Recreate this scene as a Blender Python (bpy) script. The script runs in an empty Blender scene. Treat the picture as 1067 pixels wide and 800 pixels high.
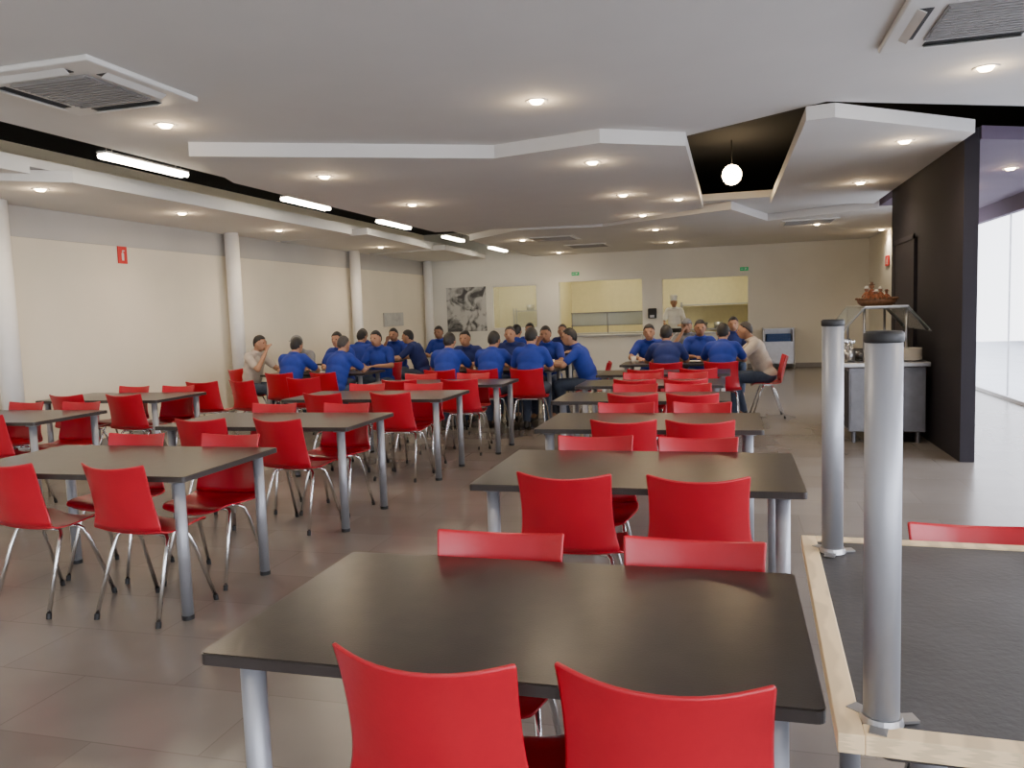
import bpy, bmesh, math, random
from mathutils import Vector, Matrix
random.seed(7)
COL=bpy.context.scene.collection
pi=math.pi

# ------------------------------------------------------------------ materials
def mat(name,c,rough=.5,metal=0.,var=.06,scale=8.,bump=0.,emit=0.,emitc=None,trans=0.,alpha=1.,coat=0.):
    m=bpy.data.materials.new(name); m.use_nodes=True
    nt=m.node_tree; b=nt.nodes['Principled BSDF']
    tc=nt.nodes.new('ShaderNodeTexCoord'); n=nt.nodes.new('ShaderNodeTexNoise')
    n.inputs['Scale'].default_value=scale; n.inputs['Detail'].default_value=4
    r=nt.nodes.new('ShaderNodeValToRGB')
    r.color_ramp.elements[0].position=.3; r.color_ramp.elements[1].position=.7
    r.color_ramp.elements[0].color=(*[max(0,v*(1-var)) for v in c],1)
    r.color_ramp.elements[1].color=(*[min(1,v*(1+var)) for v in c],1)
    nt.links.new(tc.outputs['Object'],n.inputs['Vector']); nt.links.new(n.outputs['Fac'],r.inputs['Fac'])
    nt.links.new(r.outputs['Color'],b.inputs['Base Color'])
    b.inputs['Roughness'].default_value=rough; b.inputs['Metallic'].default_value=metal
    if bump:
        bp=nt.nodes.new('ShaderNodeBump'); bp.inputs['Strength'].default_value=bump; bp.inputs['Distance'].default_value=.01
        n2=nt.nodes.new('ShaderNodeTexNoise'); n2.inputs['Scale'].default_value=scale*12
        nt.links.new(tc.outputs['Object'],n2.inputs['Vector'])
        nt.links.new(n2.outputs['Fac'],bp.inputs['Height']); nt.links.new(bp.outputs['Normal'],b.inputs['Normal'])
    if emit:
        b.inputs['Emission Color'].default_value=(*(emitc or c),1); b.inputs['Emission Strength'].default_value=emit
    if trans: b.inputs['Transmission Weight'].default_value=trans
    if alpha<1: b.inputs['Alpha'].default_value=alpha
    return m

def floor_mat():
    m=bpy.data.materials.new('taupe_floor_tiles'); m.use_nodes=True
    nt=m.node_tree; b=nt.nodes['Principled BSDF']; N=nt.nodes.new; L=nt.links.new
    tc=N('ShaderNodeTexCoord')
    br=N('ShaderNodeTexBrick'); br.offset=.5; br.inputs['Scale'].default_value=1.0
    br.inputs['Brick Width'].default_value=.9; br.inputs['Row Height'].default_value=.45
    br.inputs['Mortar Size'].default_value=.003
    br.inputs['Color1'].default_value=(.165,.147,.133,1); br.inputs['Color2'].default_value=(.195,.177,.162,1)
    br.inputs['Mortar'].default_value=(.150,.132,.118,1)
    L(tc.outputs['Object'],br.inputs['Vector'])
    n=N('ShaderNodeTexNoise'); n.inputs['Scale'].default_value=1.3; n.inputs['Detail'].default_value=3
    L(tc.outputs['Object'],n.inputs['Vector'])
    r=N('ShaderNodeValToRGB'); r.color_ramp.elements[0].color=(.85,.84,.83,1); r.color_ramp.elements[1].color=(1.13,1.12,1.11,1)
    r.color_ramp.elements[0].position=.25; r.color_ramp.elements[1].position=.75
    L(n.outputs['Fac'],r.inputs['Fac'])
    mx=N('ShaderNodeMix'); mx.data_type='RGBA'; mx.blend_type='MULTIPLY'; mx.inputs[0].default_value=1
    L(br.outputs['Color'],mx.inputs[6]); L(r.outputs['Color'],mx.inputs[7]); L(mx.outputs[2],b.inputs['Base Color'])
    b.inputs['Roughness'].default_value=.27
    return m

def wood_mat():
    m=mat('pale_raw_wood',(.78,.60,.36),.6,var=.12,scale=3)
    nt=m.node_tree; w=nt.nodes.new('ShaderNodeTexWave'); w.inputs['Scale'].default_value=6; w.inputs['Distortion'].default_value=5
    r=[x for x in nt.nodes if x.type=='VALTORGB'][0]
    nt.links.new(w.outputs['Fac'],r.inputs['Fac'])
    return m

M_FLOOR=floor_mat()
M_CEIL=mat('ceiling_paint',(.69,.675,.64),.85,var=.02,scale=2)
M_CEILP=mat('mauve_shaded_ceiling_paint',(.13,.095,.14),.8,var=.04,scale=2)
M_BLACK=mat('black_void_paint',(.004,.004,.004),.95)
M_WALL=mat('cream_wall_paint',(.78,.71,.57),.8,var=.03,scale=1.5)
M_WALLG=mat('grey_wall_shade_and_frame_paint',(.50,.48,.44),.8,var=.03,scale=1.5)  # grey stands for shading at the left wall's top; also a picture frame
M_WALLB=mat('grey_white_wall_paint',(.76,.74,.66),.8,var=.03,scale=1.5)
M_COLUMN=mat('white_column_paint',(.80,.78,.74),.6,var=.02)
M_DARKW=mat('aubergine_wall_paint',(.010,.007,.012),.8,var=.1,scale=2)
M_DOORD=mat('dark_plum_door',(.014,.010,.016),.7)
M_RED=mat('red_moulded_plastic',(.47,.005,.020),.28,var=.05,scale=5,bump=.03)
M_CHROME=mat('chrome_steel',(.78,.78,.78),.14,metal=1,var=.03)
M_ALU=mat('satin_silver_steel',(.36,.37,.40),.45,metal=.55,var=.05)
M_TOP=mat('dark_wenge_laminate',(.026,.020,.016),.28,var=.25,scale=14,bump=.03)
M_EDGE=mat('table_edge_band',(.035,.028,.025),.35,var=.1)
M_RUBBER=mat('black_rubber',(.012,.012,.013),.55)
M_UNDER=mat('dark_fibreboard_underside',(.045,.044,.048),.5,var=.25,scale=5,bump=.1)
M_WOOD=wood_mat()
M_STEEL=mat('brushed_stainless',(.45,.45,.46),.32,metal=.9,var=.05,scale=20)
M_STEELD=mat('dull_dark_stainless',(.20,.20,.215),.42,metal=.8,var=.1,scale=12)
M_WHITE=mat('white_plastic',(.70,.69,.65),.45,var=.02)
M_GREYP=mat('grey_plastic_grille',(.28,.27,.26),.6)
M_DGREY=mat('dark_grille_slots',(.04,.04,.04),.7)
M_LED=mat('warm_lamp_lens',(1,.9,.7),.5,emit=55,emitc=(1,.72,.40))
M_TUBE=mat('fluorescent_tube',(1,.95,.85),.5,emit=34,emitc=(1,.88,.68))
M_GLASS=mat('clear_glass',(.9,.95,.95),.03,var=0.01,alpha=.08)
M_GLASSF=mat('sneeze_guard_glass',(.42,.48,.48),.05,var=.01,alpha=.6)
M_SKIN=mat('tan_skin',(.40,.21,.125),.55,var=.08,scale=10)
M_SKIN2=mat('brown_skin',(.30,.15,.085),.55,var=.08,scale=10)
M_HAIR=mat('black_hair',(.012,.010,.009),.5,var=.3,scale=60,bump=.3)
M_HAIRG=mat('grey_brown_hair',(.05,.042,.038),.6,var=.3,scale=60,bump=.3)
M_BLUE=mat('royal_blue_polo_fabric',(.010,.032,.27),.8,var=.12,scale=14,bump=.15)
M_BLUE2=mat('navy_polo_fabric',(.010,.022,.13),.8,var=.12,scale=14,bump=.15)
M_SHIRTW=mat('light_beige_shirt_fabric',(.52,.45,.38),.8,var=.1,scale=14,bump=.15)
M_SHIRTG=mat('grey_shirt_fabric',(.20,.20,.21),.8,var=.1,scale=14,bump=.15)
M_CHEF=mat('white_cook_uniform',(.82,.82,.80),.8,var=.05,scale=14,bump=.1)
M_JEANS=mat('denim_fabric',(.045,.065,.11),.85,var=.15,scale=20,bump=.2)
M_DARKT=mat('dark_trouser_fabric',(.025,.025,.03),.85,var=.15,scale=20)
M_SHOE=mat('black_leather',(.015,.012,.010),.4)
M_EYE=mat('dark_eye',(.01,.008,.006),.2)
M_LIP=mat('lip_skin',(.26,.10,.08),.5)
M_SIGNR=mat('red_sign_paint',(.65,.02,.02),.5)
M_SIGNG=mat('green_sign_paint',(.02,.35,.12),.5,emit=.2,emitc=(.02,.5,.2))
M_KIT=mat('kitchen_wall_tiles',(.80,.72,.46),.5,var=.04)
M_KITL=mat('kitchen_lamp',(1,1,.9),.5,emit=26,emitc=(1,.91,.62))
M_FROST=mat('frosted_green_glass',(.75,.85,.75),.3,var=.10,scale=3,alpha=.22)
M_BLUEP=mat('blue_tray_plastic',(.03,.09,.30),.4)
M_CERAM=mat('cream_ceramic',(.75,.70,.60),.25)
M_TERRA=mat('terracotta_figure',(.36,.12,.05),.6,var=.4,scale=40)
M_BASK=mat('carved_brown_wood',(.16,.07,.03),.6,var=.3,scale=30)
M_PAVE=mat('outside_pale_paving',(.80,.82,.85),.9,var=.06,scale=1.5)
M_OUTB=mat('outside_pale_blue_wall',(.55,.60,.75),.8,var=.15,scale=.5)
M_FRAME=mat('pale_grey_window_frame',(.60,.60,.63),.4,metal=.1)

def poster_mat(nm,d,l):
    m=mat(nm,(.5,.5,.5),.6)
    nt=m.node_tree; n=[x for x in nt.nodes if x.type=='TEX_NOISE'][0]; n.inputs['Scale'].default_value=3.2
    n.inputs['Detail'].default_value=9; n.inputs['Distortion'].default_value=1.2
    r=[x for x in nt.nodes if x.type=='VALTORGB'][0]
    r.color_ramp.elements[0].position=.38; r.color_ramp.elements[1].position=.56
    r.color_ramp.elements[0].color=(d,d,d,1); r.color_ramp.elements[1].color=(l,l,l*.95,1)
    return m
M_POSTER=poster_mat('tree_photo_print',.07,.52)
M_POSTER2=poster_mat('pale_landscape_print',.38,.52)

# ------------------------------------------------------------------ mesh helpers
def finish(bm,name,m,smooth=False):
    bmesh.ops.recalc_face_normals(bm,faces=bm.faces[:])
    me=bpy.data.meshes.new(name); bm.to_mesh(me); bm.free()
    if not isinstance(m,(list,tuple)): m=[m]
    for x in m: me.materials.append(x)
    if smooth:
        for p in me.polygons: p.use_smooth=True
    return me
def add_box(bm,c,s,bev=0.,mi=0,rot=None):
    r=bmesh.ops.create_cube(bm,size=1)
    vs=r['verts']; mtx=Matrix.Translation(c)@(rot or Matrix())@Matrix.Diagonal((*s,1))
    bmesh.ops.transform(bm,matrix=mtx,verts=vs)
    fs=list({f for v in vs for f in v.link_faces})
    for f in fs: f.material_index=mi
    if bev:
        es=list({e for v in vs for e in v.link_edges})
        rr=bmesh.ops.bevel(bm,geom=es,offset=bev,segments=2,affect='EDGES',profile=.5)
        for f in rr['faces']: f.material_index=mi
def add_b(bm,x0,x1,y0,y1,z0,z1,bev=0.,mi=0):
    add_box(bm,((x0+x1)/2,(y0+y1)/2,(z0+z1)/2),(x1-x0,y1-y0,z1-z0),bev,mi)
def align(p0,p1):
    d=Vector(p1)-Vector(p0); q=d.to_track_quat('Z','Y')
    return Matrix.Translation((Vector(p0)+Vector(p1))/2)@q.to_matrix().to_4x4(), d.length
def add_cyl(bm,p0,p1,r0,r1=None,seg=20,mi=0):
    r1=r0 if r1 is None else r1
    mx,l=align(p0,p1)
    r=bmesh.ops.create_cone(bm,cap_ends=True,segments=seg,radius1=r0,radius2=r1,depth=l,matrix=mx)
    for f in {f for v in r['verts'] for f in v.link_faces}: f.material_index=mi
def add_sph(bm,c,r,seg=16,mi=0):
    if not isinstance(r,(tuple,list)): r=(r,r,r)
    q=bmesh.ops.create_uvsphere(bm,u_segments=seg,v_segments=max(6,seg*2//3),radius=1,matrix=Matrix.Translation(c)@Matrix.Diagonal((*r,1)))
    for f in {f for v in q['verts'] for f in v.link_faces}: f.material_index=mi
def add_tube(bm,pts,r,seg=10,mi=0):
    pts=[Vector(p) for p in pts]; rings=[]
    for i,p in enumerate(pts):
        a=pts[max(0,i-1)]; b=pts[min(len(pts)-1,i+1)]
        q=(b-a).to_track_quat('Z','Y').to_matrix()
        rings.append([bm.verts.new(p+q@Vector((r*math.cos(2*pi*k/seg),r*math.sin(2*pi*k/seg),0))) for k in range(seg)])
    for i in range(len(rings)-1):
        for k in range(seg):
            f=bm.faces.new((rings[i][k],rings[i][(k+1)%seg],rings[i+1][(k+1)%seg],rings[i+1][k])); f.material_index=mi; f.smooth=True
    for rg in (rings[0],rings[-1]):
        f=bm.faces.new(rg); f.material_index=mi
def lathe(bm,prof,c=(0,0,0),seg=24,mi=0):
    rings=[]
    for r,z in prof:
        rings.append([bm.verts.new((c[0]+max(r,.0005)*math.cos(2*pi*k/seg),c[1]+max(r,.0005)*math.sin(2*pi*k/seg),c[2]+z)) for k in range(seg)])
    for i in range(len(rings)-1):
        for k in range(seg):
            f=bm.faces.new((rings[i][k],rings[i][(k+1)%seg],rings[i+1][(k+1)%seg],rings[i+1][k])); f.material_index=mi
    bm.faces.new(rings[0]); bm.faces.new(rings[-1])
def prism(pts,z0,z1):
    bm=bmesh.new()
    lo=[bm.verts.new((x,y,z0)) for x,y in pts]; hi=[bm.verts.new((x,y,z1)) for x,y in pts]
    bm.faces.new(lo); bm.faces.new(hi)
    n=len(pts)
    for i in range(n): bm.faces.new((lo[i],lo[(i+1)%n],hi[(i+1)%n],hi[i]))
    return bm
def ob(name,me,parent=None,loc=(0,0,0),rot=0.,**kw):
    o=bpy.data.objects.new(name,me); COL.objects.link(o)
    o.location=loc; o.rotation_euler=(0,0,rot)
    if parent: o.parent=parent
    for k,v in kw.items(): o[k]=v
    return o
def root(name,label,cat,loc=(0,0,0),rot=0.,group=None):
    o=ob(name,None,None,loc,rot,label=label,category=cat)
    o.empty_display_size=.1
    if group: o['group']=group
    return o
def structure(name,bm,m,smooth=False):
    return ob(name,finish(bm,name,m,smooth),kind='structure')
def bake(me,mods):
    o=bpy.data.objects.new('tmp',me); COL.objects.link(o)
    for t,kw in mods:
        md=o.modifiers.new(t,t)
        for k,v in kw.items(): setattr(md,k,v)
    bpy.context.view_layer.update()
    dg=bpy.context.evaluated_depsgraph_get()
    r=bpy.data.meshes.new_from_object(o.evaluated_get(dg)); r.name=me.name
    bpy.data.objects.remove(o)
    for p in r.polygons: p.use_smooth=True
    return r

# ---- meshes that need baked modifiers come first (small scene = quick evaluation)
PROF=[(.195,.432,.185),(.165,.452,.207),(.06,.447,.226),(-.06,.437,.234),(-.14,.440,.234),(-.185,.468,.226),(-.207,.53,.209),(-.222,.60,.199),(-.238,.68,.197),(-.256,.75,.199),(-.270,.796,.203),(-.275,.810,.204)]
def shell(i0,i1,name):
    bm=bmesh.new(); U=[-1,-.95,-.7,-.4,0,.4,.7,.95,1]; rows=[]
    for i in range(i0,i1+1):
        y,z,w=PROF[i]; row=[]
        t=min(1,max(0,(i-4)/2))
        for u in U:
            zz=z+(1-t)*.022*u*u; yy=y+t*.055*u*u
            if i>=9: zz+=(.021 if i>9 else .011)*(abs(u)**2)-(.008 if i>9 else .003)
            if i==0: zz-=.012*(1-u*u)
            row.append(bm.verts.new((u*w,yy,zz)))
        rows.append(row)
    for a,b in zip(rows,rows[1:]):
        for k in range(len(U)-1): bm.faces.new((a[k],a[k+1],b[k+1],b[k]))
    me=finish(bm,name,M_RED,True)
    return bake(me,[('SUBSURF',dict(levels=1,render_levels=1)),('SOLIDIFY',dict(thickness=.007,offset=0))])
CH_SEAT=shell(0,5,'seat'); CH_BACK=shell(5,11,'backrest')

def blob(parts,name,m,voxel,smooth):
    bm=bmesh.new()
    for p in parts:
        if p[0]=='e': add_sph(bm,p[1],p[2],seg=20)
        else:
            add_cyl(bm,p[1],p[2],p[3],p[4],seg=16); add_sph(bm,p[1],p[3],seg=14); add_sph(bm,p[2],p[4],seg=14)
    me=finish(bm,name,m)
    return bake(me,[('REMESH',dict(mode='VOXEL',voxel_size=voxel)),('SMOOTH',dict(factor=.5,iterations=smooth))])
def V(*a): return Vector(a)
def build_person(pose):
    stand=pose=='stand'
    hz=.95 if stand else .55
    lean={'eat':.38,'drink':.24,'stand':.12,'upright':.18}[pose]
    def R(p):
        x,y,z=p; z=z-.55; return V(x,y*math.cos(lean)+z*math.sin(lean),hz+z*math.cos(lean)-y*math.sin(lean))
    hd=R((0,.03,1.12))+V(0,.035,.082)
    body=[('e',V(0,0,hz+.01),(.155,.115,.10)),('e',R((0,0,.72)),(.135,.10,.14)),('e',R((0,0,.91)),(.155,.10,.15)),
          ('c',R((-.14,0,1.02)),R((.14,0,1.02)),.055,.055),('c',R((0,.0,1.03)),R((0,.03,1.12)),.055,.05),
          ('e',hd,(.074,.092,.108)),('e',hd+V(0,.022,-.055),(.054,.062,.056)),
          ('c',hd+V(0,.088,.004),hd+V(0,.102,-.022),.009,.014),('e',hd+V(-.076,.0,-.01),(.010,.02,.03)),('e',hd+V(.076,.0,-.01),(.010,.02,.03)),
          ('c',hd+V(-.035,.078,.022),hd+V(.035,.078,.022),.013,.013),('c',hd+V(-.02,.082,-.052),hd+V(.02,.082,-.052),.009,.009),
          ('c',R((0,.0,1.06)),hd+V(0,-.005,-.03),.052,.055)]
    shirt=[('e',V(0,0,hz+.03),(.175,.135,.10)),('e',R((0,0,.70)),(.162,.130,.15)),('e',R((0,0,.80)),(.168,.125,.15)),('e',R((0,0,.90)),(.178,.122,.165)),
          ('c',R((-.145,-.005,1.01)),R((.145,-.005,1.01)),.068,.068),('c',R((0,-.005,1.03)),R((0,.01,1.065)),.075,.060)]
    # polo collar ring round the neck
    nc=R((0,.012,1.085))
    for k in range(10):
        a0=2*pi*k/10; a1=2*pi*(k+1)/10
        shirt.append(('c',nc+V(.064*math.cos(a0),.062*math.sin(a0),-.02*math.sin(a0)),nc+V(.064*math.cos(a1),.062*math.sin(a1),-.02*math.sin(a1)),.014,.014))
    tr=[('e',V(0,0,hz-.0),(.172,.132,.10))]
    shoes=[]
    for s in (-1,1):
        sh=R((.175*s,0,1.005))
        if pose=='eat': el=V(.255*s,.34,.80); wr=V(.10*s,.53,.797); dr=V(-.25*s,.95,-.03)
        elif pose=='drink' and s>0: el=V(.24,.31,.82); wr=V(.08,.34,1.05); dr=V(-.25,.1,.5)
        elif pose=='drink': el=V(-.24,.29,.80); wr=V(-.10,.50,.797); dr=V(.4,.9,-.03)
        elif pose=='upright': el=V(.24*s,.17,.79); wr=V(.10*s,.38,.80); dr=V(-.5*s,.85,0)
        else: el=V(.26*s,.12,1.10); wr=V(.17*s,.36,1.05); dr=V(-.2*s,.95,-.1)
        dr.normalize()
        body+=[('c',sh,el,.047,.038),('c',el,wr,.038,.025)]
        side=dr.cross(V(0,0,1)).normalized(); dn=side.cross(dr).normalized()
        if dn.z>0: dn=-dn
        for k in range(-1,2): body.append(('c',wr+side*.008*k,wr+dr*.085+side*.024*k,.015,.0135))
        for k,(o_,l) in enumerate(((-.034,.030),(-.0115,.036),(.0115,.038),(.034,.032))):
            b0=wr+dr*.085+side*o_; b1=b0+dr*l+dn*.006+side*o_*.15; b2=b1+dr*l*.7+dn*.022
            body+=[('c',b0,b1,.0095,.0085),('c',b1,b2,.0085,.0075)]
        ts=1 if side.dot(V(-s,0,0))>0 else -1
        t0=wr+dr*.03+side*.022*ts; t1=t0+dr*.035+side*.03*ts; t2=t1+dr*.03+side*.006*ts+dn*.008
        body+=[('c',t0,t1,.012,.0105),('c',t1,t2,.0105,.0085)]
        shirt+=[('c',sh-V(0.01*s,0,.01),sh.lerp(el,.70),.064,.056)]
        if stand: hip=V(.09*s,0,.90); kn=V(.10*s,.02,.50); an=V(.11*s,-.02,.09); toe=V(.12*s,.16,.035)
        else: hip=V(.095*s,.02,.535); kn=V(.125*s,.42,.535); an=V(.12*s,.36+.06*s,.09); toe=V(.13*s,.53+.06*s,.035)
        body+=[('c',hip,kn,.075,.052),('c',kn,an,.05,.035),('c',an,toe,.035,.03)]
        tr+=[('c',hip,kn,.092,.070),('c',kn,kn.lerp(an,.94),.070,.052)]
        shoes.append([('c',an-V(0,.02,.045),toe,.043,.036),('c',an-V(0,.01,.0),an-V(0,.02,.045),.040,.043),('c',toe-V(0,.05,0),toe+V(0,.02,-.003),.038,.030)])
    B={}
    B['body']=blob(body,'body',M_SKIN,.0095,2)
    B['shirt']=blob(shirt,'shirt',M_BLUE,.014,2)
    B['trousers']=blob(tr,'trousers',M_JEANS,.016,3)
    B['shoes']=[blob(s_,'shoe',M_SHOE,.012,2) for s_ in shoes]
    def hairmesh(off,name,m,cut):
        bm=bmesh.new(); add_sph(bm,(0,0,0),(.082+off,.100+off,.116+off),seg=28)
        dele=[v for v in bm.verts if v.co.z < cut+.62*v.co.y-(.02 if v.co.y<-.03 else 0)]
        bmesh.ops.delete(bm,geom=dele,context='VERTS')
        for v in bm.verts:
            v.co*=1+.02*math.sin(37*v.co.x)*math.cos(31*v.co.y+20*v.co.z)
            v.co+=hd+V(0,-.004,.004)
        me=finish(bm,name,m,True)
        return bake(me,[('SOLIDIFY',dict(thickness=.012,offset=-1)),('SUBSURF',dict(levels=1))])
    B['hair']=hairmesh(.002,'hair',M_HAIR,.0)
    B['hairg']=hairmesh(0,'hair',M_HAIRG,.012)
    bm=bmesh.new(); add_sph(bm,(0,0,.02),(.088,.104,.105),seg=24)
    bmesh.ops.delete(bm,geom=[v for v in bm.verts if v.co.z<.035],context='VERTS')
    lathe(bm,[(.0,.036),(.075,.036),(.075,.042),(.0,.042)],c=(0,.075,0),seg=20)
    for v in bm.verts: v.co+=hd
    B['cap']=bake(finish(bm,'cap',M_SHIRTG,True),[('SOLIDIFY',dict(thickness=.008,offset=-1))])
    bm=bmesh.new(); lathe(bm,[(.078,.04),(.082,.05),(.085,.11),(.10,.16),(.07,.19),(0,.19)],seg=20)
    for v in bm.verts: v.co+=hd
    B['chefhat']=finish(bm,'cook_hat',M_CHEF,True)
    bm=bmesh.new(); add_sph(bm,hd+V(-.032,.083,.004),(.011,.008,.006),10); B['eyel']=finish(bm,'eye',M_EYE,True)
    bm=bmesh.new(); add_sph(bm,hd+V(.032,.083,.004),(.011,.008,.006),10); B['eyer']=finish(bm,'eye',M_EYE,True)
    bm=bmesh.new(); add_sph(bm,hd+V(0,.0905,-.052),(.022,.006,.006),12); B['mouth']=finish(bm,'mouth',M_LIP,True)
    return B
POSES={p:build_person(p) for p in ('eat','drink','upright','stand')}

# ------------------------------------------------------------------ room shell
X0,X1,Y0,Y1=-7.6,3.85,-2.6,19.5; HT=3.55; ZC=2.86; ZH=2.975
bm=bmesh.new(); add_b(bm,X0,X1,Y0,22.6,-.1,0); structure('floor',bm,M_FLOOR)
bm=bmesh.new(); add_b(bm,X0-.15,X0,Y0,Y1,0,HT)
structure('wall_left',bm,M_WALL)
bm=bmesh.new(); add_b(bm,X0,X0+.012,Y0,Y1,2.52,2.86); structure('trim_shade_band',bm,M_WALLG)  # strip above the wall seam, the upper wall's shading put into its grey
bm=bmesh.new(); add_b(bm,X0,X1,Y0-.15,Y0,2.7,HT); add_b(bm,X0,X1,Y0-.15,Y0,0,.3); add_b(bm,X0,-6.6,Y0-.15,Y0,.3,2.7); add_b(bm,3.2,X1,Y0-.15,Y0,.3,2.7); structure('wall_front',bm,M_WALLB)
for i in range(4):  # unseen windows behind the camera, added to let in fill light
    a=-6.6+i*2.45
    bm=bmesh.new(); add_b(bm,a+.03,a+2.42,Y0-.08,Y0-.07,.3,2.7,mi=0); add_b(bm,a+2.42,a+2.45,Y0-.1,Y0-.04,.3,2.7,mi=1); add_b(bm,a,a+.03,Y0-.1,Y0-.04,.3,2.7,mi=1)
    structure(f'window_{8+i}',bm,[M_GLASS,M_FRAME])
bm=bmesh.new()
def wallrow(x0,x1,z0,z1): add_b(bm,x0,x1,Y1,Y1+.18,z0,z1)
ops=[(-5.83,-4.64,1.07,2.17),(-4.09,-2.04,.88,2.19),(-1.56,.41,.86,2.15)]
cur=X0
for a,b,z0,z1 in ops:
    wallrow(cur,a,0,HT); wallrow(a,b,0,z0); wallrow(a,b,z1,HT); cur=b
wallrow(cur,X1,0,HT)
structure('wall_back',bm,M_WALLB)
bm=bmesh.new(); add_b(bm,3.02,3.2,13.4,Y1,0,HT); structure('wall_right',bm,M_WALLB)
bm=bmesh.new(); add_b(bm,3.2,X1,15.9,16.05,0,HT); structure('wall_corridor',bm,M_WALLB)
bm=bmesh.new(); add_b(bm,2.0,2.12,7.95,11.2,0,ZC+.1); structure('wall_partition',bm,M_DARKW)
bm=bmesh.new(); add_b(bm,1.975,2.0,9.75,10.9,0,2.15); add_b(bm,1.965,1.975,9.75,9.81,0,2.2);add_b(bm,1.965,1.975,10.84,10.9,0,2.2);add_b(bm,1.965,1.975,9.75,10.9,2.15,2.21)
structure('door_1',bm,M_DOORD)
bm=bmesh.new(); add_b(bm,X0,X0+.015,Y0,Y1,0,.1); structure('baseboard_left',bm,M_GREYP)
bm=bmesh.new(); add_b(bm,X0,3.02,Y1-.015,Y1,0,.1); structure('baseboard_back',bm,M_GREYP)
# ceilings
bm=bmesh.new(); add_b(bm,X0-.15,X1+.1,Y0-.15,Y1+.2,HT,HT+.1); structure('ceiling',bm,M_BLACK)
def ceil(pts,z0,z1,m=M_CEIL):
    structure('ceiling',prism(pts,z0,z1),m)
ceil([(-4.985,Y0),(X1,Y0),(X1,8.15),(2.25,7.3),(.71,6.5),(-.35,7.28),(-1.0,6.95),(-2.0,7.2),(-4.1,6.1),(-4.5,7.3),(-4.985,7.3)],ZH,ZH+.1)
ceil([(-4.26,5.75),(-2.0,6.93),(-1.02,6.68),(-.35,7.12),(-.35,11.73),(-2.03,12.95),(-4.70,12.6),(-4.70,7.0)],ZC,ZH)
ceil([(.57,6.55),(.77,6.52),(1.99,7.61),(1.99,12.5),(.55,11.7)],ZC,ZH-.01)
ceil([(-4.8,11.9),(3.0,11.9),(3.0,Y1),(-4.8,Y1)],ZH+.005,ZH+.1)
ceil([(-4.70,14.4),(-3.4,13.1),(-2.03,13.36),(.03,12.07),(.62,14.1),(2.17,13.2),(3.01,13.0),(3.01,Y1),(-4.70,Y1)],ZC,ZH)
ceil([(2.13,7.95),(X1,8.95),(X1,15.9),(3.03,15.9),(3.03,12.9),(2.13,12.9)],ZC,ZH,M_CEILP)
ceil([(X0,Y0),(-6.15,Y0),(-6.15,Y1),(X0,Y1)],ZH,ZH+.08)
ceil([(X0,Y0),(-5.93,Y0),(-5.93,5.8),(X0,4.7)],ZC,ZH-.01)
ceil([(X0,5.3),(-6.35,6.0),(-5.97,6.32),(-5.97,12.1),(-6.2,12.4),(X0,12.4)],ZC,ZH-.01)
ceil([(X0,12.6),(-5.76,12.25),(-5.97,15.8),(X0,15.9)],ZC,ZH-.01)
ceil([(X0,16.2),(-5.80,16.1),(-5.95,Y1),(X0,Y1)],ZC,ZH-.01)
# right glass facade
for i,(a,b) in enumerate([(-2.6,.4),(.4,3.4),(3.4,6.4),(6.4,9.4),(9.4,12.9),(12.9,15.9)]):
    bm=bmesh.new(); add_b(bm,X1-.012,X1,a+.01,b-.01,.06,2.62,mi=0)
    add_b(bm,X1-.012,X1+.010,b-.005,b+.005,.0,2.68,mi=1)
    structure(f'window_{i+1}',bm,[M_GLASS,M_FRAME])
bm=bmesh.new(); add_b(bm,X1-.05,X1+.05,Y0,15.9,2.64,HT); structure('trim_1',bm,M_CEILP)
bm=bmesh.new(); add_b(bm,X1-.05,X1+.05,Y0,15.9,0,.05); structure('trim_2',bm,M_FRAME)
# outdoors
bm=bmesh.new(); add_b(bm,X1+.05,16,-8,30,-.14,-.04); o=structure('ground_outside',bm,M_PAVE)
bm=bmesh.new(); add_b(bm,9.5,9.7,2,30,-.04,1.3)
for k in range(9): add_b(bm,9.46,9.74,2+k*3.4,2.3+k*3.4,-.04,1.34)
ob('garden_wall',finish(bm,'garden_wall',M_OUTB),label='pale blue garden wall on paving outside the glass facade',category='wall')
# kitchen behind the openings
bm=bmesh.new(); add_b(bm,-6.5,2.5,22.5,22.6,0,3); add_b(bm,-6.6,-6.5,Y1+.18,22.6,0,3); add_b(bm,2.5,2.6,Y1+.18,22.6,0,3)
structure('wall_kitchen',bm,M_KIT)
bm=bmesh.new(); add_b(bm,-6.6,2.6,Y1+.18,22.6,2.9,3.0); structure('ceiling',bm,M_KIT)
bm=bmesh.new(); add_b(bm,-4.45,-4.35,Y1+.18,22.5,0,2.9); structure('wall_office',bm,M_KIT)
for a,b in ((-4.09,-2.04),(-1.56,.41)):
    r=root('serving_counter','shallow white serving counter with steel ledge below kitchen opening','counter',((a+b)/2,Y1,0),group='kitchen serving counters')
    h=(b-a)/2
    bm=bmesh.new(); add_b(bm,-h,h,-.23,-.02,.83,.87,.006); ob('ledge',finish(bm,'ledge',M_STEEL),r)
    bm=bmesh.new(); add_b(bm,-h+.03,h-.03,-.17,-.02,0,.83,.004); ob('counter_body',finish(bm,'counter_body',M_WALLB),r)
bm=bmesh.new(); add_b(bm,-5.80,-4.67,Y1+.05,Y1+.06,1.10,2.14,mi=0)
for z in (1.085,2.155): add_b(bm,-5.83,-4.64,Y1+.02,Y1+.08,z-.015,z+.015,mi=1)
for x in (-5.815,-4.655): add_b(bm,x-.015,x+.015,Y1+.02,Y1+.08,1.07,2.17,mi=1)
structure('window_7',bm,[M_FROST,M_WHITE])
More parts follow.
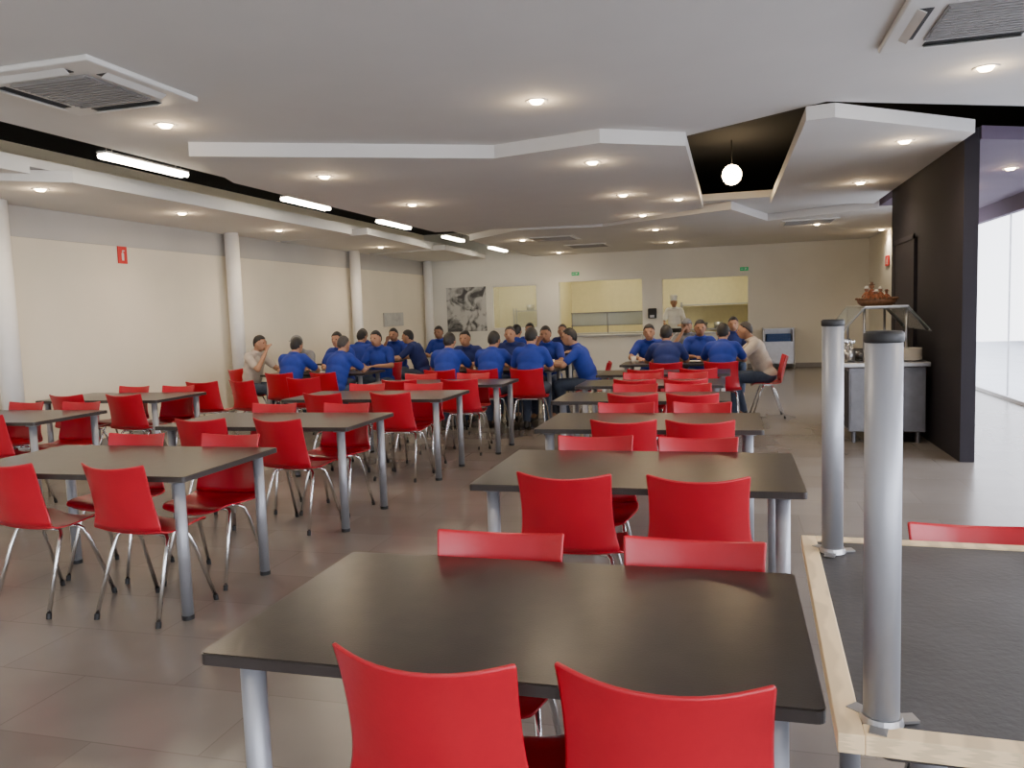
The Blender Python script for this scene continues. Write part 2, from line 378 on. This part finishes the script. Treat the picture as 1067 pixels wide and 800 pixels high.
# columns
for y in (6.78,10.90,15.1,19.2):
    bm=bmesh.new(); add_cyl(bm,(0,0,0),(0,0,ZC),.108,seg=40); add_cyl(bm,(0,0,0),(0,0,.1),.118,seg=40)
    me=finish(bm,'column',M_COLUMN)
    for p in me.polygons: p.use_smooth=len(p.vertices)==4
    ob('column',me,None,(-7.42,y,0),label='round white painted column standing against the cream wall',category='column',group='white columns along the wall')

# ------------------------------------------------------------------ ceiling fixtures
def mk_down():
    bm=bmesh.new(); lathe(bm,[(.058,0),(.078,-.008),(.082,0),(.078,.012),(.058,.012)],seg=28); t=finish(bm,'trim_ring',M_WHITE,True)
    bm=bmesh.new(); lathe(bm,[(.0,-.024),(.035,-.020),(.057,.004)],seg=24); l=finish(bm,'lens',M_LED,True)
    return t,l
DT,DL=mk_down()
def light(parent,kind,energy,loc,color=(1,.82,.60),**kw):
    ld=bpy.data.lights.new('lamp_light',kind); ld.energy=energy; ld.color=color
    for k,v in kw.items(): setattr(ld,k,v)
    o=bpy.data.objects.new('lamp_light',ld); COL.objects.link(o); o.location=loc; o.parent=parent
    return o
DE=50
def down(x,y,z):
    r=root('ceiling_downlight','small round recessed warm downlight set in the ceiling','ceiling light',(x,y,z),group='recessed ceiling downlights')
    a=ob('trim_ring',DT,r); b=ob('lens',DL,r)
    light(r,'SPOT',DE,(0,0,-.05),spot_size=math.radians(150),spot_blend=.9,shadow_soft_size=.05)
    if y>4: light(r,'POINT',3.2,(0,0,-.09),color=(1,.72,.42),shadow_soft_size=.03)
for x,y in ((-1.30,5.63),(1.62,5.98),(-4.04,5.2),(-1.32,2.2),(1.6,2.2),(-4.0,2.0),(-1.3,-1),(1.6,-1)): down(x,y,ZH)
for x,y in ((1.48,7.75),(-3.75,7.08),(-1.22,7.51),(-3.76,9.31),(-1.23,9.81),(-1.23,12.07),(-.62,10.55),(-6.53,8.6),(-6.51,6.47),(-6.6,10.92),
            (1.48,10.2),(-1.25,14.42),(-3.8,14.9),(1.5,15.2),(-3.87,18.6),(-6.6,14.6),(2.92,11.53),(2.94,9.91),(-6.55,3.2),(-1.2,17.4),(2.88,17.2)): down(x,y,ZC)
# fluorescent battens in the slot
for a,b in ((5.80,6.90),(8.70,9.80),(11.4,12.6),(14.3,15.4),(17.3,18.6)):
    r=root('fluorescent_batten','bright linear fluorescent batten hanging in black ceiling slot','ceiling light',(-5.17,(a+b)/2,2.955),group='fluorescent battens in the ceiling slot')
    h=(b-a)/2
    bm=bmesh.new(); add_b(bm,-.05,.05,-h,h,.02,.04,.004)
    for s in (-1,1): add_cyl(bm,(.03*s,-h+.1,.04),(.03*s,-h+.1,HT-2.956),.004); add_cyl(bm,(.03*s,h-.1,.04),(.03*s,h-.1,HT-2.956),.004)
    ob('housing',finish(bm,'housing',M_GREYP),r)
    bm=bmesh.new()
    for s in (-1,1): add_cyl(bm,(.030*s,-h+.02,0),(.030*s,h-.02,0),.026,seg=12)
    ob('tube',finish(bm,'tube',M_TUBE,True),r)
r=root('ceiling_spot_lamp','bright warm globe lamp mounted in the black ceiling recess','ceiling light',(.04,10.6,3.12))
bm=bmesh.new(); add_cyl(bm,(0,0,.09),(0,0,HT-3.12),.006); ob('stem',finish(bm,'stem',M_BLACK),r)
bm=bmesh.new(); add_sph(bm,(0,0,0),(.12,.12,.125),24); ob('globe',finish(bm,'globe',M_LED,True),r)

def ac(x,y):
    r=root('air_conditioner','white square ceiling cassette air conditioner with grey grille','air conditioner',(x,y,ZH),group='ceiling cassette air conditioners')
    bm=bmesh.new(); add_b(bm,-.475,.475,-.475,.475,-.035,0,.012); ob('panel',finish(bm,'panel',M_WHITE),r)
    bm=bmesh.new(); add_b(bm,-.27,.27,-.27,.27,-.045,-.034)
    for k in range(13): add_b(bm,-.26,.26,-.255+k*.0425-.008,-.255+k*.0425+.008,-.052,-.044)
    ob('intake_grille',finish(bm,'intake_grille',M_GREYP),r)
    for i in range(4):
        bm=bmesh.new(); add_b(bm,-.25,.25,.33,.40,-.0385,-.034); add_box(bm,(0,.385,-.045),(.5,.05,.004),rot=Matrix.Rotation(.5,4,'X'),mi=1)
        ob('outlet_louvre',finish(bm,'outlet_louvre',[M_DGREY,M_WHITE]),r,rot=i*pi/2)
ac(-3.82,4.18); ac(1.33,4.80)
for x,y in ((-2.9,17.0),(-3.2,14.9),(1.3,14.6)):
    r=root('air_vent','flat white ceiling vent with dark slots','air vent',(x,y,ZC),group='flat ceiling vents')
    bm=bmesh.new(); add_b(bm,-.45,.45,-.4,.4,-.02,0,.005); ob('frame',finish(bm,'frame',M_WHITE),r)
    bm=bmesh.new()
    for k in range(9): add_b(bm,-.38,.38,-.34+k*.085-.02,-.34+k*.085+.02,-.024,-.019)
    ob('grille',finish(bm,'grille',M_GREYP),r)

# ------------------------------------------------------------------ chair
def chleg(sx,sy):
    bm=bmesh.new()
    add_tube(bm,[(.10*sx,.045*sy,.425),(.150*sx,.055*sy,.423),(.168*sx,.066*sy,.408),(.180*sx,.10*sy,.33),(.205*sx,.205*sy,.012)],.0105)
    add_cyl(bm,(.205*sx,.205*sy,0),(.204*sx,.200*sy,.03),.0135,mi=1,seg=12)
    return finish(bm,'leg',[M_CHROME,M_RUBBER],False)
CH_LEGS=[chleg(a,b) for a in (-1,1) for b in (-1,1)]
bm=bmesh.new()
for s in (-1,1): add_tube(bm,[(-.11,.045*s,.425),(.11,.045*s,.425)],.0105)
add_b(bm,-.09,.09,-.07,.07,.428,.436)
CH_FRAME=finish(bm,'seat_frame',M_CHROME)
def chair(x,y,rot,label='red moulded plastic chair with chrome legs pushed under dark table',group='red dining chairs'):
    r=root('dining_chair',label,'chair',(x,y,0),rot,group)
    ob('seat',CH_SEAT,r); ob('backrest',CH_BACK,r); ob('seat_frame',CH_FRAME,r)
    for m in CH_LEGS: ob('leg',m,r)
    return r

# ------------------------------------------------------------------ tables
TOPS={}
def table(x0,x1,y0,y1,label='rectangular dark laminate table with four round silver legs',group='dark dining tables'):
    cx,cy=(x0+x1)/2,(y0+y1)/2; hx,hy=(x1-x0)/2,(y1-y0)/2
    r=root('dining_table',label,'table',(cx,cy,0),group=group)
    rr=.018; pts=[]
    for sx,sy,a0 in ((1,1,0),(-1,1,90),(-1,-1,180),(1,-1,270)):
        for k in range(5):
            a=math.radians(a0+k*22.5); pts.append((sx*(hx-rr)+rr*math.cos(a),sy*(hy-rr)+rr*math.sin(a)))
    bm=prism(pts,.722,.75)
    bmesh.ops.recalc_face_normals(bm,faces=bm.faces[:]); bm.normal_update()
    for f in bm.faces: f.material_index=1 if abs(f.normal.z)<.5 else 0
    tb=[e for e in bm.edges if all(v.co.z>.74 for v in e.verts) and len(e.link_faces)==2]
    bmesh.ops.bevel(bm,geom=tb,offset=.003,segments=2,affect='EDGES')
    ob('tabletop',finish(bm,'tabletop',[M_TOP,M_EDGE]),r)
    if 'leg' not in TOPS:
        b2=bmesh.new(); add_cyl(b2,(0,0,.022),(0,0,.715),.029,seg=28); add_cyl(b2,(0,0,.712),(0,0,.7215),.05,seg=28)
        me=finish(b2,'leg',M_ALU)
        for p in me.polygons: p.use_smooth=len(p.vertices)==4
        TOPS['leg']=me
        b2=bmesh.new(); add_cyl(b2,(0,0,0),(0,0,.022),.031,seg=24); TOPS['foot']=finish(b2,'foot',M_RUBBER)
    for sx in (-1,1):
        for sy in (-1,1):
            l=ob('leg',TOPS['leg'],r,(sx*(hx-.09),sy*(hy-.075),0)); ob('foot',TOPS['foot'],l)
    return r
def setup(x0,x1,y0,y1,near=(.27,.7),far=(.27,.7),jr=.08,rn=None,rf=None,**kw):
    table(x0,x1,y0,y1)
    w=x1-x0
    for i,u in enumerate(near):
        a=rn[i] if rn else random.uniform(-jr,jr)
        chair(x0+u*w+random.uniform(-.015,.015),y0+.183+random.uniform(-.015,.004)-abs(a)*.12,a,**kw)
    for i,u in enumerate(far):
        a=rf[i] if rf else random.uniform(-jr,jr)
        chair(x0+u*w+random.uniform(-.015,.015),y1-.178+random.uniform(-.004,.015)+abs(a)*.12,pi+a,**kw)
# centre column
setup(-1.18,.165,1.5,2.28,near=(.44,.785),far=(.36,.80),rn=(-.07,-.05),rf=(.02,-.03))
setup(-1.12,.29,3.28,4.16,near=(.325,.71),far=(.30,.68),rn=(-.03,.0),rf=(.04,-.02))
setup(-1.22,.19,4.89,5.69,near=(.40,.73),far=(.36,.72))
setup(-1.44,.0,6.4,7.12,near=(.48,.8),far=(.42,.75))
setup(-1.48,-.05,7.67,8.38,near=(.42,.75),far=(.4,.72))
setup(-1.48,-.0,8.95,9.62,near=(.38,.78),far=())
# second column
setup(-4.13,-2.59,3.28,4.13,near=(.34,.77),far=(.33,.76),rn=(-.12,-.10))
setup(-4.11,-2.54,4.92,5.72,near=(.27,.70),far=(.30,.72),rn=(.05,-.12))
setup(-4.10,-2.48,6.63,7.43,near=(.30,.72),far=(.30,.70))
setup(-3.95,-2.30,7.95,8.65,near=(.30,.72),far=(.26,.66))
# third column
setup(-6.90,-5.40,5.10,5.90,near=(.25,.72),far=(.35,.78))
setup(-7.0,-5.50,6.65,7.45,near=(.30,.75),far=(.35,.75))
for x,y,a in ((-5.98,8.2,.1),(-5.45,8.3,-.25),(-4.9,8.6,.15)):
    chair(x,y,a,label='red moulded plastic chair with chrome legs pulled away from tables')

# overturned table stacked on another table
table(.24,1.50,1.40,2.50,label='dark laminate table carrying an overturned table on top')
r=root('overturned_table','overturned table with raw pale wood edging and silver legs up','table',(.855,1.93,.751),-.033)
hx,hy=.67,.595
bm=bmesh.new(); add_b(bm,-hx+.042,hx-.042,-hy+.042,hy-.042,.0,.028); ob('tabletop',finish(bm,'tabletop',M_UNDER),r)
bm=bmesh.new()
add_b(bm,-hx,-hx+.042,-hy,hy,.0,.034,.002); add_b(bm,hx-.042,hx,-hy,hy,.0,.034,.002)
add_b(bm,-hx+.042,hx-.042,-hy,-hy+.042,.0,.034,.002); add_b(bm,-hx+.042,hx-.042,hy-.042,hy,.0,.034,.002)
ob('wooden_edging',finish(bm,'wooden_edging',M_WOOD),r,label='raw pale wooden edging strips')
for sx,sy in ((-1,-1),(-1,1),(1,-1),(1,1)):
    bm=bmesh.new(); add_cyl(bm,(0,0,.036),(0,0,.688),.029,seg=32)
    me=finish(bm,'leg',M_ALU)
    for p in me.polygons: p.use_smooth=len(p.vertices)==4
    px=(-hx+(.075 if sy<0 else .078)) if sx<0 else hx-.07; py=sy*(hy-(.065 if sy<0 else .145))
    l=ob('leg',me,r,(px,py,0))
    bm=bmesh.new(); lathe(bm,[(.0,.697),(.027,.697),(.031,.693),(.031,.681),(.029,.678),(.0,.678)],seg=28)
    ob('foot',finish(bm,'foot',M_RUBBER,True),l)
    bm=bmesh.new(); 
    for a in (.3,.3+2*pi/3,.3+4*pi/3): add_box(bm,(math.cos(a)*.035,math.sin(a)*.035,.033),(.05,.028,.005),rot=Matrix.Rotation(a,4,'Z'))
    lathe(bm,[(.0,.030),(.036,.030),(.033,.044),(.0,.044)],seg=24)
    ob('mounting_plate',finish(bm,'mounting_plate',M_STEEL),l)
chair(.72,2.385,pi+.0,label='red moulded plastic chair behind the stacked tables')

# ------------------------------------------------------------------ people
VAR={}
def variant(me,m):
    k=(me.name,m.name)
    if k not in VAR:
        c=me.copy(); c.materials.clear(); c.materials.append(m); VAR[k]=c
    return VAR[k]
def person(x,y,rot,pose='eat',shirt=M_BLUE,hair='hair',trou=M_JEANS,skin=M_SKIN,z=0,seat=True,label=None):
    B=POSES[pose]
    sn={M_BLUE:'royal blue polo shirt',M_BLUE2:'dark navy polo shirt',M_SHIRTW:'light beige shirt',M_SHIRTG:'grey shirt',M_CHEF:'white cook uniform'}[shirt]
    act={'eat':'seated, forearms on table','drink':'seated raising one hand','upright':'seated upright at table','stand':'standing in kitchen'}[pose]
    r=root('person',label or f'person in {sn} {act}','person',(x,y,z),rot,'people eating in the canteen' if pose!='stand' else None)
    b=ob('body',variant(B['body'],skin),r)
    ob('shirt',variant(B['shirt'],shirt),r); ob('trousers',variant(B['trousers'],trou),r)
    for s in B['shoes']: ob('shoe',s,r)
    if hair=='chefhat': ob('cook_hat',B['chefhat'],r)
    elif hair=='cap': ob('cap',B['cap'],r)
    ob('hair',B['hairg' if hair=='hairg' else 'hair'],r)
    ob('eye',B['eyel'],r); ob('eye',B['eyer'],r); ob('mouth',B['mouth'],r)
    if pose!='stand' and seat: chair(x,y,rot,label='red moulded plastic chair with a person sitting on it')
# right group
table(-1.42,.0,10.5,11.25); table(-1.3,.15,12.4,13.1)
person(-.78,10.17,.05,'eat',M_BLUE2); person(-.10,10.17,-.05,'eat',M_BLUE)
person(-1.1,11.6,pi,'eat',M_BLUE,seat=False); person(-.42,11.6,pi+.1,'upright',M_BLUE,skin=M_SKIN2,seat=False)
person(.46,10.98,pi/2+.05,'eat',M_SHIRTW,hair='hairg')
person(-.68,13.45,pi,'drink',M_SHIRTG,'cap',seat=False); person(.05,13.45,pi,'upright',M_BLUE2,seat=False)
# middle group
table(-3.65,-2.15,9.85,10.6); table(-3.9,-2.4,12.5,13.25)
person(-3.50,9.5,.05,'eat',M_BLUE); person(-2.93,9.52,-.05,'eat',M_BLUE); person(-2.38,9.48,.05,'upright',M_BLUE)
person(-3.62,10.98,pi,'eat',M_BLUE2,seat=False); person(-3.0,11.0,pi+.05,'upright',M_BLUE2,'hairg',seat=False); person(-2.45,10.95,pi-.05,'drink',M_BLUE,skin=M_SKIN2,seat=False)
person(-1.74,10.2,pi/2+.1,'eat',M_BLUE,label='person in royal blue polo shirt leaning over the table end')
person(-3.35,13.6,pi,'upright',M_BLUE,seat=False); person(-2.75,13.6,pi,'eat',M_BLUE2,'hairg',seat=False)
person(-3.3,12.2,0,'upright',M_BLUE,seat=False)
# left group
table(-6.3,-4.72,9.7,10.4); table(-6.7,-5.4,12.0,12.7)
person(-6.68,10.05,-pi/2-.05,'drink',M_SHIRTW)
person(-5.66,9.37,0,'eat',M_BLUE); person(-5.0,9.37,-.15,'eat',M_BLUE,'hairg')
person(-6.15,10.75,pi,'eat',M_SHIRTG,'cap',seat=False); person(-5.55,10.75,pi,'upright',M_BLUE,seat=False)
person(-5.80,11.76,0,'upright',M_BLUE,seat=False); person(-6.25,13.05,pi,'upright',M_BLUE,seat=False); person(-5.65,13.05,pi,'drink',M_BLUE,seat=False)
person(-4.88,12.3,pi/2,'eat',M_BLUE2); person(-4.92,13.3,pi,'upright',M_BLUE,skin=M_SKIN2,seat=False)
person(-4.93,10.78,pi-.1,'upright',M_BLUE)
# cook
person(-1.33,20.2,pi,'stand',M_CHEF,'chefhat',trou=M_DARKT)

# plates, cups
bm=bmesh.new(); lathe(bm,[(.0,.0),(.06,.0),(.07,.006),(.115,.02),(.112,.024),(.06,.010),(.0,.008)],seg=28); PLATE=finish(bm,'plate',M_CERAM,True)
bm=bmesh.new(); lathe(bm,[(.0,.0),(.028,.0),(.036,.10),(.034,.10),(.026,.006),(.0,.006)],seg=20); CUP=finish(bm,'cup',M_CERAM,True)
def plate(x,y,z=.75): ob('plate',PLATE,None,(x,y,z),label='round cream ceramic plate on a dark table',category='plate',group='plates on the tables')
def cup(x,y,z=.75): ob('cup',CUP,None,(x,y,z),label='tall cream drinking cup on a dark table',category='cup',group='cups on the tables')
for x,y in ((-.45,10.8),(-.15,11.05),(-3.2,10.0),(-2.7,10.45),(-3.3,10.45),(-5.35,9.85),(-5.95,9.95),(-5.8,10.2),(-5.2,10.25)): plate(x,y)
for x,y in ((-1.25,10.7),(-.75,11.1),(-3.55,10.05),(-2.3,10.4),(-5.0,10.1),(-6.1,10.25)): cup(x,y)

# ------------------------------------------------------------------ salad bar by the dark wall
r=root('salad_bar','stainless steel salad bar with gabled glass sneeze guard','food counter',(1.55,9.55,0))
bm=bmesh.new(); add_b(bm,-.36,.38,-.62,.75,.12,.80,.01)
for x in (-.3,.32):
    for y in (-.55,.68): add_cyl(bm,(x,y,0),(x,y,.12),.025)
ob('cabinet',finish(bm,'cabinet',M_STEELD),r)
bm=bmesh.new(); add_b(bm,-.372,-.36,-.6,.73,.16,.76)
for k in range(3): add_b(bm,-.376,-.372,-.55+k*.43,-.17+k*.43,.2,.72,.002)
ob('side_panel',finish(bm,'side_panel',M_DGREY),r)
bm=bmesh.new(); add_b(bm,-.34,-.02,-.628,-.62,.16,.76,.003); add_b(bm,0.02,.35,-.628,-.62,.16,.76,.003); ob('door',finish(bm,'door',M_STEELD),r)
bm=bmesh.new(); add_b(bm,-.42,.41,-.68,.80,.80,.85,.01)
for k in range(3): add_b(bm,-.25,.25,-.45+k*.4,-.12+k*.4,.85,.862,.004,1)
ob('worktop',finish(bm,'worktop',[M_STEEL,M_DGREY]),r)
for y in (-.55,.66):
    bm=bmesh.new(); add_tube(bm,[(-.2,y,.85),(-.2,y,1.4)],.014); add_tube(bm,[(.2,y,.85),(.2,y,1.4)],.014)
    add_tube(bm,[(-.42,y,1.17),(-.2,y,1.41),(.2,y,1.41),(.40,y,1.17)],.012)
    ob('support_frame',finish(bm,'support_frame',M_STEEL),r)
bm=bmesh.new(); add_b(bm,-.21,.21,-.62,.72,1.415,1.43,.003); ob('top_shelf',finish(bm,'top_shelf',M_STEEL),r)
for s in (-1,1):
    bm=bmesh.new(); v=[bm.verts.new(p) for p in ((s*.21,-.62,1.415),(s*.21,.72,1.415),(s*.42,.72,1.16),(s*.42,-.62,1.16))]; bm.faces.new(v)
    g=bmesh.ops.extrude_face_region(bm,geom=bm.faces[:]); bmesh.ops.translate(bm,verts=[e for e in g['geom'] if isinstance(e,bmesh.types.BMVert)],vec=(0,0,.008))
    ob('glass_guard',finish(bm,'glass_guard',M_GLASSF),r)
for sx,sy,n in ((1.80,9.05,10),(1.80,9.32,7),(1.54,8.98,4)):
    for k in range(n):
        ob('plate',PLATE,None,(sx,sy,.851+k*.0125),label='cream ceramic plate stacked on the salad bar',category='plate',group='stacked plates on the salad bar')
bm=bmesh.new(); lathe(bm,[(0,0),(.06,0),(.10,.07),(.096,.07),(.055,.008),(0,.008)],seg=24); BOWL=finish(bm,'salad_bowl',M_STEEL,True)
for x,y in ((1.42,9.26),(1.62,9.28),(1.42,9.66),(1.64,9.66),(1.42,10.06),(1.64,10.06)):
    ob('salad_bowl',BOWL,None,(x,y,.862),label='round steel salad bowl on the salad bar',category='bowl',group='steel bowls on the salad bar')
for k in range(3):
    r=root('cutlery_holder','steel cutlery holder with utensils on the salad bar','holder',(1.22,9.05+k*.16,.851),group='cutlery holders on the salad bar')
    bm=bmesh.new(); lathe(bm,[(0,0),(.05,0),(.055,.13),(.051,.13),(.047,.006),(0,.006)],seg=20); ob('jar',finish(bm,'jar',M_STEEL,True),r)
    for a in range(5):
        bm=bmesh.new(); t=a*1.25; add_tube(bm,[(.01*math.cos(t),.01*math.sin(t),.01),(.035*math.cos(t),.035*math.sin(t),.2)],.004,6); add_sph(bm,(.037*math.cos(t),.037*math.sin(t),.21),(.012,.006,.022),8)
        ob('utensil',finish(bm,'utensil',M_CHROME),r)
# woven basket with handles and little figures
r=root('basket','carved brown basket with small figurines on salad bar shelf','basket',(1.50,9.2,1.431))
bm=bmesh.new(); lathe(bm,[(0,0),(.15,0),(.185,.03),(.20,.075),(.192,.075),(.175,.034),(.14,.012),(0,.012)],seg=28)
for k in range(28):
    a=2*pi*k/28; add_sph(bm,(.2*math.cos(a),.2*math.sin(a),.077),.013,8)
ob('basket_body',finish(bm,'basket_body',M_BASK,True),r)
for i,(x,y,h) in enumerate(((-.10,0,.20),(-.04,.06,.24),(.03,-.03,.19),(.10,.03,.16),(-.02,-.09,.16))):
    r=root('clay_figurine','small painted terracotta figurine standing in the brown basket','figurine',(1.50+x,9.2+y,1.444),group='figurines on the salad bar')
    bm=bmesh.new(); lathe(bm,[(0,0),(.040,0),(.036,h*.3),(.020,h*.5),(.030,h*.6),(.012,h*.7),(0,h*.71)],seg=16)
    for s in (-1,1): add_tube(bm,[(.022*s,0,h*.6),(.042*s,.01,h*.42),(.02*s,.03,h*.36)],.008,8)
    ob('torso',finish(bm,'torso',M_TERRA,True),r)
    bm=bmesh.new(); add_sph(bm,(0,0,h*.80),h*.11,12); ob('head',finish(bm,'head',M_SKIN,True),r)
    bm=bmesh.new(); lathe(bm,[(0,h*.87),(.042,h*.86),(.018,h*.90),(.014,h),(0,h)],seg=16); ob('hat',finish(bm,'hat',M_BASK if i%2 else M_CERAM,True),r)

# ------------------------------------------------------------------ things along the back wall
r=root('tray_cart','steel trolley with blue trays against the back wall','cart',(1.06,19.2,0))
bm=bmesh.new()
for x in (-.33,.33):
    for y in (-.2,.2): add_cyl(bm,(x,y,.08),(x,y,.93),.016); add_sph(bm,(x,y,.04),(.02,.04,.04),12)
for z in (.2,.60,.9): add_b(bm,-.34,.34,-.22,.22,z,z+.02)
ob('frame',finish(bm,'frame',M_STEEL),r)
bm=bmesh.new(); add_b(bm,-.32,-.30,-.2,.2,.12,.9); add_b(bm,.30,.32,-.2,.2,.12,.9); add_b(bm,-.3,.3,.18,.2,.12,.9); add_b(bm,-.3,.3,-.21,-.2,.12,.60); ob('side_panel',finish(bm,'side_panel',M_STEEL),r)
for k in range(5):
    bm=bmesh.new(); add_b(bm,-.27,.27,-.18,.17,0,.012,.004); add_b(bm,-.27,.27,-.18,-.165,.01,.028); add_b(bm,-.27,.27,.155,.17,.01,.028); add_b(bm,-.27,-.255,-.18,.17,.01,.028); add_b(bm,.255,.27,-.18,.17,.01,.028)
    ob('cafeteria_tray',finish(bm,'cafeteria_tray',M_BLUEP),None,(1.06,19.2,.625+k*.034),label='blue plastic cafeteria tray stacked on the steel trolley',category='tray',group='blue trays on the trolley')
bm=bmesh.new(); add_b(bm,-.53,.53,-.012,.012,-.565,.565); o=ob('wall_picture',finish(bm,'wall_picture',M_POSTER),None,(-6.51,Y1-.013,1.605),label='large black and white tree photograph on the back wall',category='picture')
r=root('framed_picture','framed grey landscape picture on the cream wall','picture',(-7.585,17.3,1.42),pi/2)
bm=bmesh.new(); add_b(bm,-.55,.55,-.015,.015,-.16,.16); ob('frame',finish(bm,'frame',M_WALLG),r)
bm=bmesh.new(); add_b(bm,-.53,.53,-.02,-.015,-.14,.14); ob('print',finish(bm,'print',M_POSTER2),r)
def flat_sign(name,label,loc,rot,w,h,m,marks):
    r=root(name,label,'sign',loc,rot)
    bm=bmesh.new(); add_b(bm,-w/2,w/2,-.006,.006,-h/2,h/2,.002); ob('board',finish(bm,'board',m),r)
    bm=bmesh.new()
    for a,b,c,d in marks: add_b(bm,a*w,b*w,-.009,-.006,c*h,d*h)
    ob('symbol',finish(bm,'symbol',M_WHITE),r)
fe=[(-.12,.12,-.32,.12),(-.05,.05,.14,.24),(-.05,.22,.22,.28)]
flat_sign('fire_extinguisher_sign','small red fire extinguisher sign on the cream wall',(-7.59,8.75,2.41),pi/2,.16,.22,M_SIGNR,fe)
flat_sign('fire_extinguisher_sign','small red sign on the pale wall beside the corner',(3.01,17.3,2.25),-pi/2,.40,.20,M_SIGNR,fe)
ex=[(-.38,-.1,-.08,.08),(-.42,-.34,-.05,.05),(.05,.15,-.3,.3),(.2,.3,-.1,.3)]
flat_sign('exit_sign','small green and white exit sign above the opening',(-3.66,Y1-.01,2.38),0,.19,.085,M_SIGNG,ex)
flat_sign('exit_sign','small green and white exit sign above the opening',(.33,Y1-.01,2.31),0,.19,.085,M_SIGNG,ex)
r=root('wall_dispenser','black wall dispenser mounted between kitchen openings','dispenser',(-1.8,Y1-.06,1.35))
bm=bmesh.new(); add_b(bm,-.1,.1,-.06,.06,-.12,.12,.02); ob('housing',finish(bm,'housing',M_RUBBER),r)
bm=bmesh.new(); add_b(bm,-.05,.05,-.07,-.058,-.1,-.04,.004); ob('spout',finish(bm,'spout',M_STEEL),r)
r=root('serving_line','steel food warmer with glass shelf inside kitchen opening','food counter',(-2.95,20.1,0))
bm=bmesh.new(); add_b(bm,-.95,.95,-.3,.3,0,.9,.01); ob('cabinet',finish(bm,'cabinet',M_STEEL),r)
bm=bmesh.new()
for x in (-.9,0,.9): add_cyl(bm,(x,-.2,.9),(x,-.2,1.4),.014)
add_b(bm,-.92,.92,-.22,-.18,1.39,1.42); add_b(bm,-.92,.92,-.22,-.18,1.08,1.10); ob('rail',finish(bm,'rail',M_STEELD),r)
bm=bmesh.new(); add_b(bm,-.9,.9,-.205,-.198,1.1,1.39); ob('glass_guard',finish(bm,'glass_guard',M_GLASSF),r)
for x0_,w_ in ((-.3,1.0),(-5.3,.7)):
    r=root('kitchen_shelf','steel shelf unit with pans against kitchen wall','shelf',(x0_,22.2,0),group='kitchen shelf units')
    bm=bmesh.new(); add_b(bm,-w_,w_,-.25,.25,.84,.88)
    for z in (.3,1.5): add_b(bm,-w_,w_,-.1,.25,z,z+.03)
    for x in (-w_+.03,w_-.03):
        for y in (-.08,.22): add_b(bm,x-.02,x+.02,y-.02,y+.02,0,1.6)
    ob('frame',finish(bm,'frame',M_STEEL),r)
for x,z in ((-1.1,.88),(-.7,.88),(-.3,.88),(.1,.88),(.5,.88),(-5.6,.88),(-5.2,.88),(-5.5,1.53),(-5.1,1.53)):
    bm=bmesh.new(); lathe(bm,[(0,0),(.11,0),(.12,.16),(.115,.16),(.105,.006),(0,.006)],seg=20)
    ob('cooking_pot',finish(bm,'cooking_pot',M_STEEL,True),None,(x,22.2,z),label='steel cooking pot on the kitchen shelf',category='pot',group='cooking pots in the kitchen')
for x in (-3.1,-.5,-5.4):
    r=root('kitchen_ceiling_lamp','rectangular white kitchen ceiling lamp','ceiling light',(x,21.0,2.9),group='kitchen ceiling lamps')
    bm=bmesh.new(); add_b(bm,-.62,.62,-.17,.17,-.03,0); ob('housing',finish(bm,'housing',M_WHITE),r)
    bm=bmesh.new(); add_b(bm,-.58,.58,-.14,.14,-.045,-.03); ob('diffuser',finish(bm,'diffuser',M_KITL),r)

# ------------------------------------------------------------------ world and camera
w=bpy.data.worlds.new('World'); bpy.context.scene.world=w; w.use_nodes=True
nt=w.node_tree; bg=nt.nodes['Background']
tc=nt.nodes.new('ShaderNodeTexCoord'); sp=nt.nodes.new('ShaderNodeSeparateXYZ'); rp=nt.nodes.new('ShaderNodeValToRGB')
nt.links.new(tc.outputs['Generated'],sp.inputs[0]); nt.links.new(sp.outputs['Z'],rp.inputs['Fac']); nt.links.new(rp.outputs['Color'],bg.inputs['Color'])
rp.color_ramp.elements[0].color=(.90,.92,1,1); rp.color_ramp.elements[1].color=(.76,.82,1,1)
mr=nt.nodes.new('ShaderNodeMapRange'); mr.inputs['From Min'].default_value=0.; mr.inputs['From Max'].default_value=.6
mr.inputs['To Min'].default_value=1.3; mr.inputs['To Max'].default_value=10.5
nt.links.new(sp.outputs['X'],mr.inputs['Value']); nt.links.new(mr.outputs['Result'],bg.inputs['Strength'])

cam=bpy.data.cameras.new('Camera'); co=bpy.data.objects.new('Camera',cam); COL.objects.link(co)
cam.sensor_width=36; cam.lens=36*830/1067; cam.clip_start=.05
R3=Matrix(((.96428,.00981,.26471),(.26259,.09601,-.96012),(-.03484,.99533,.09001)))
co.matrix_world=Matrix.Translation((0,0,1.5))@R3.to_4x4()
bpy.context.scene.camera=co
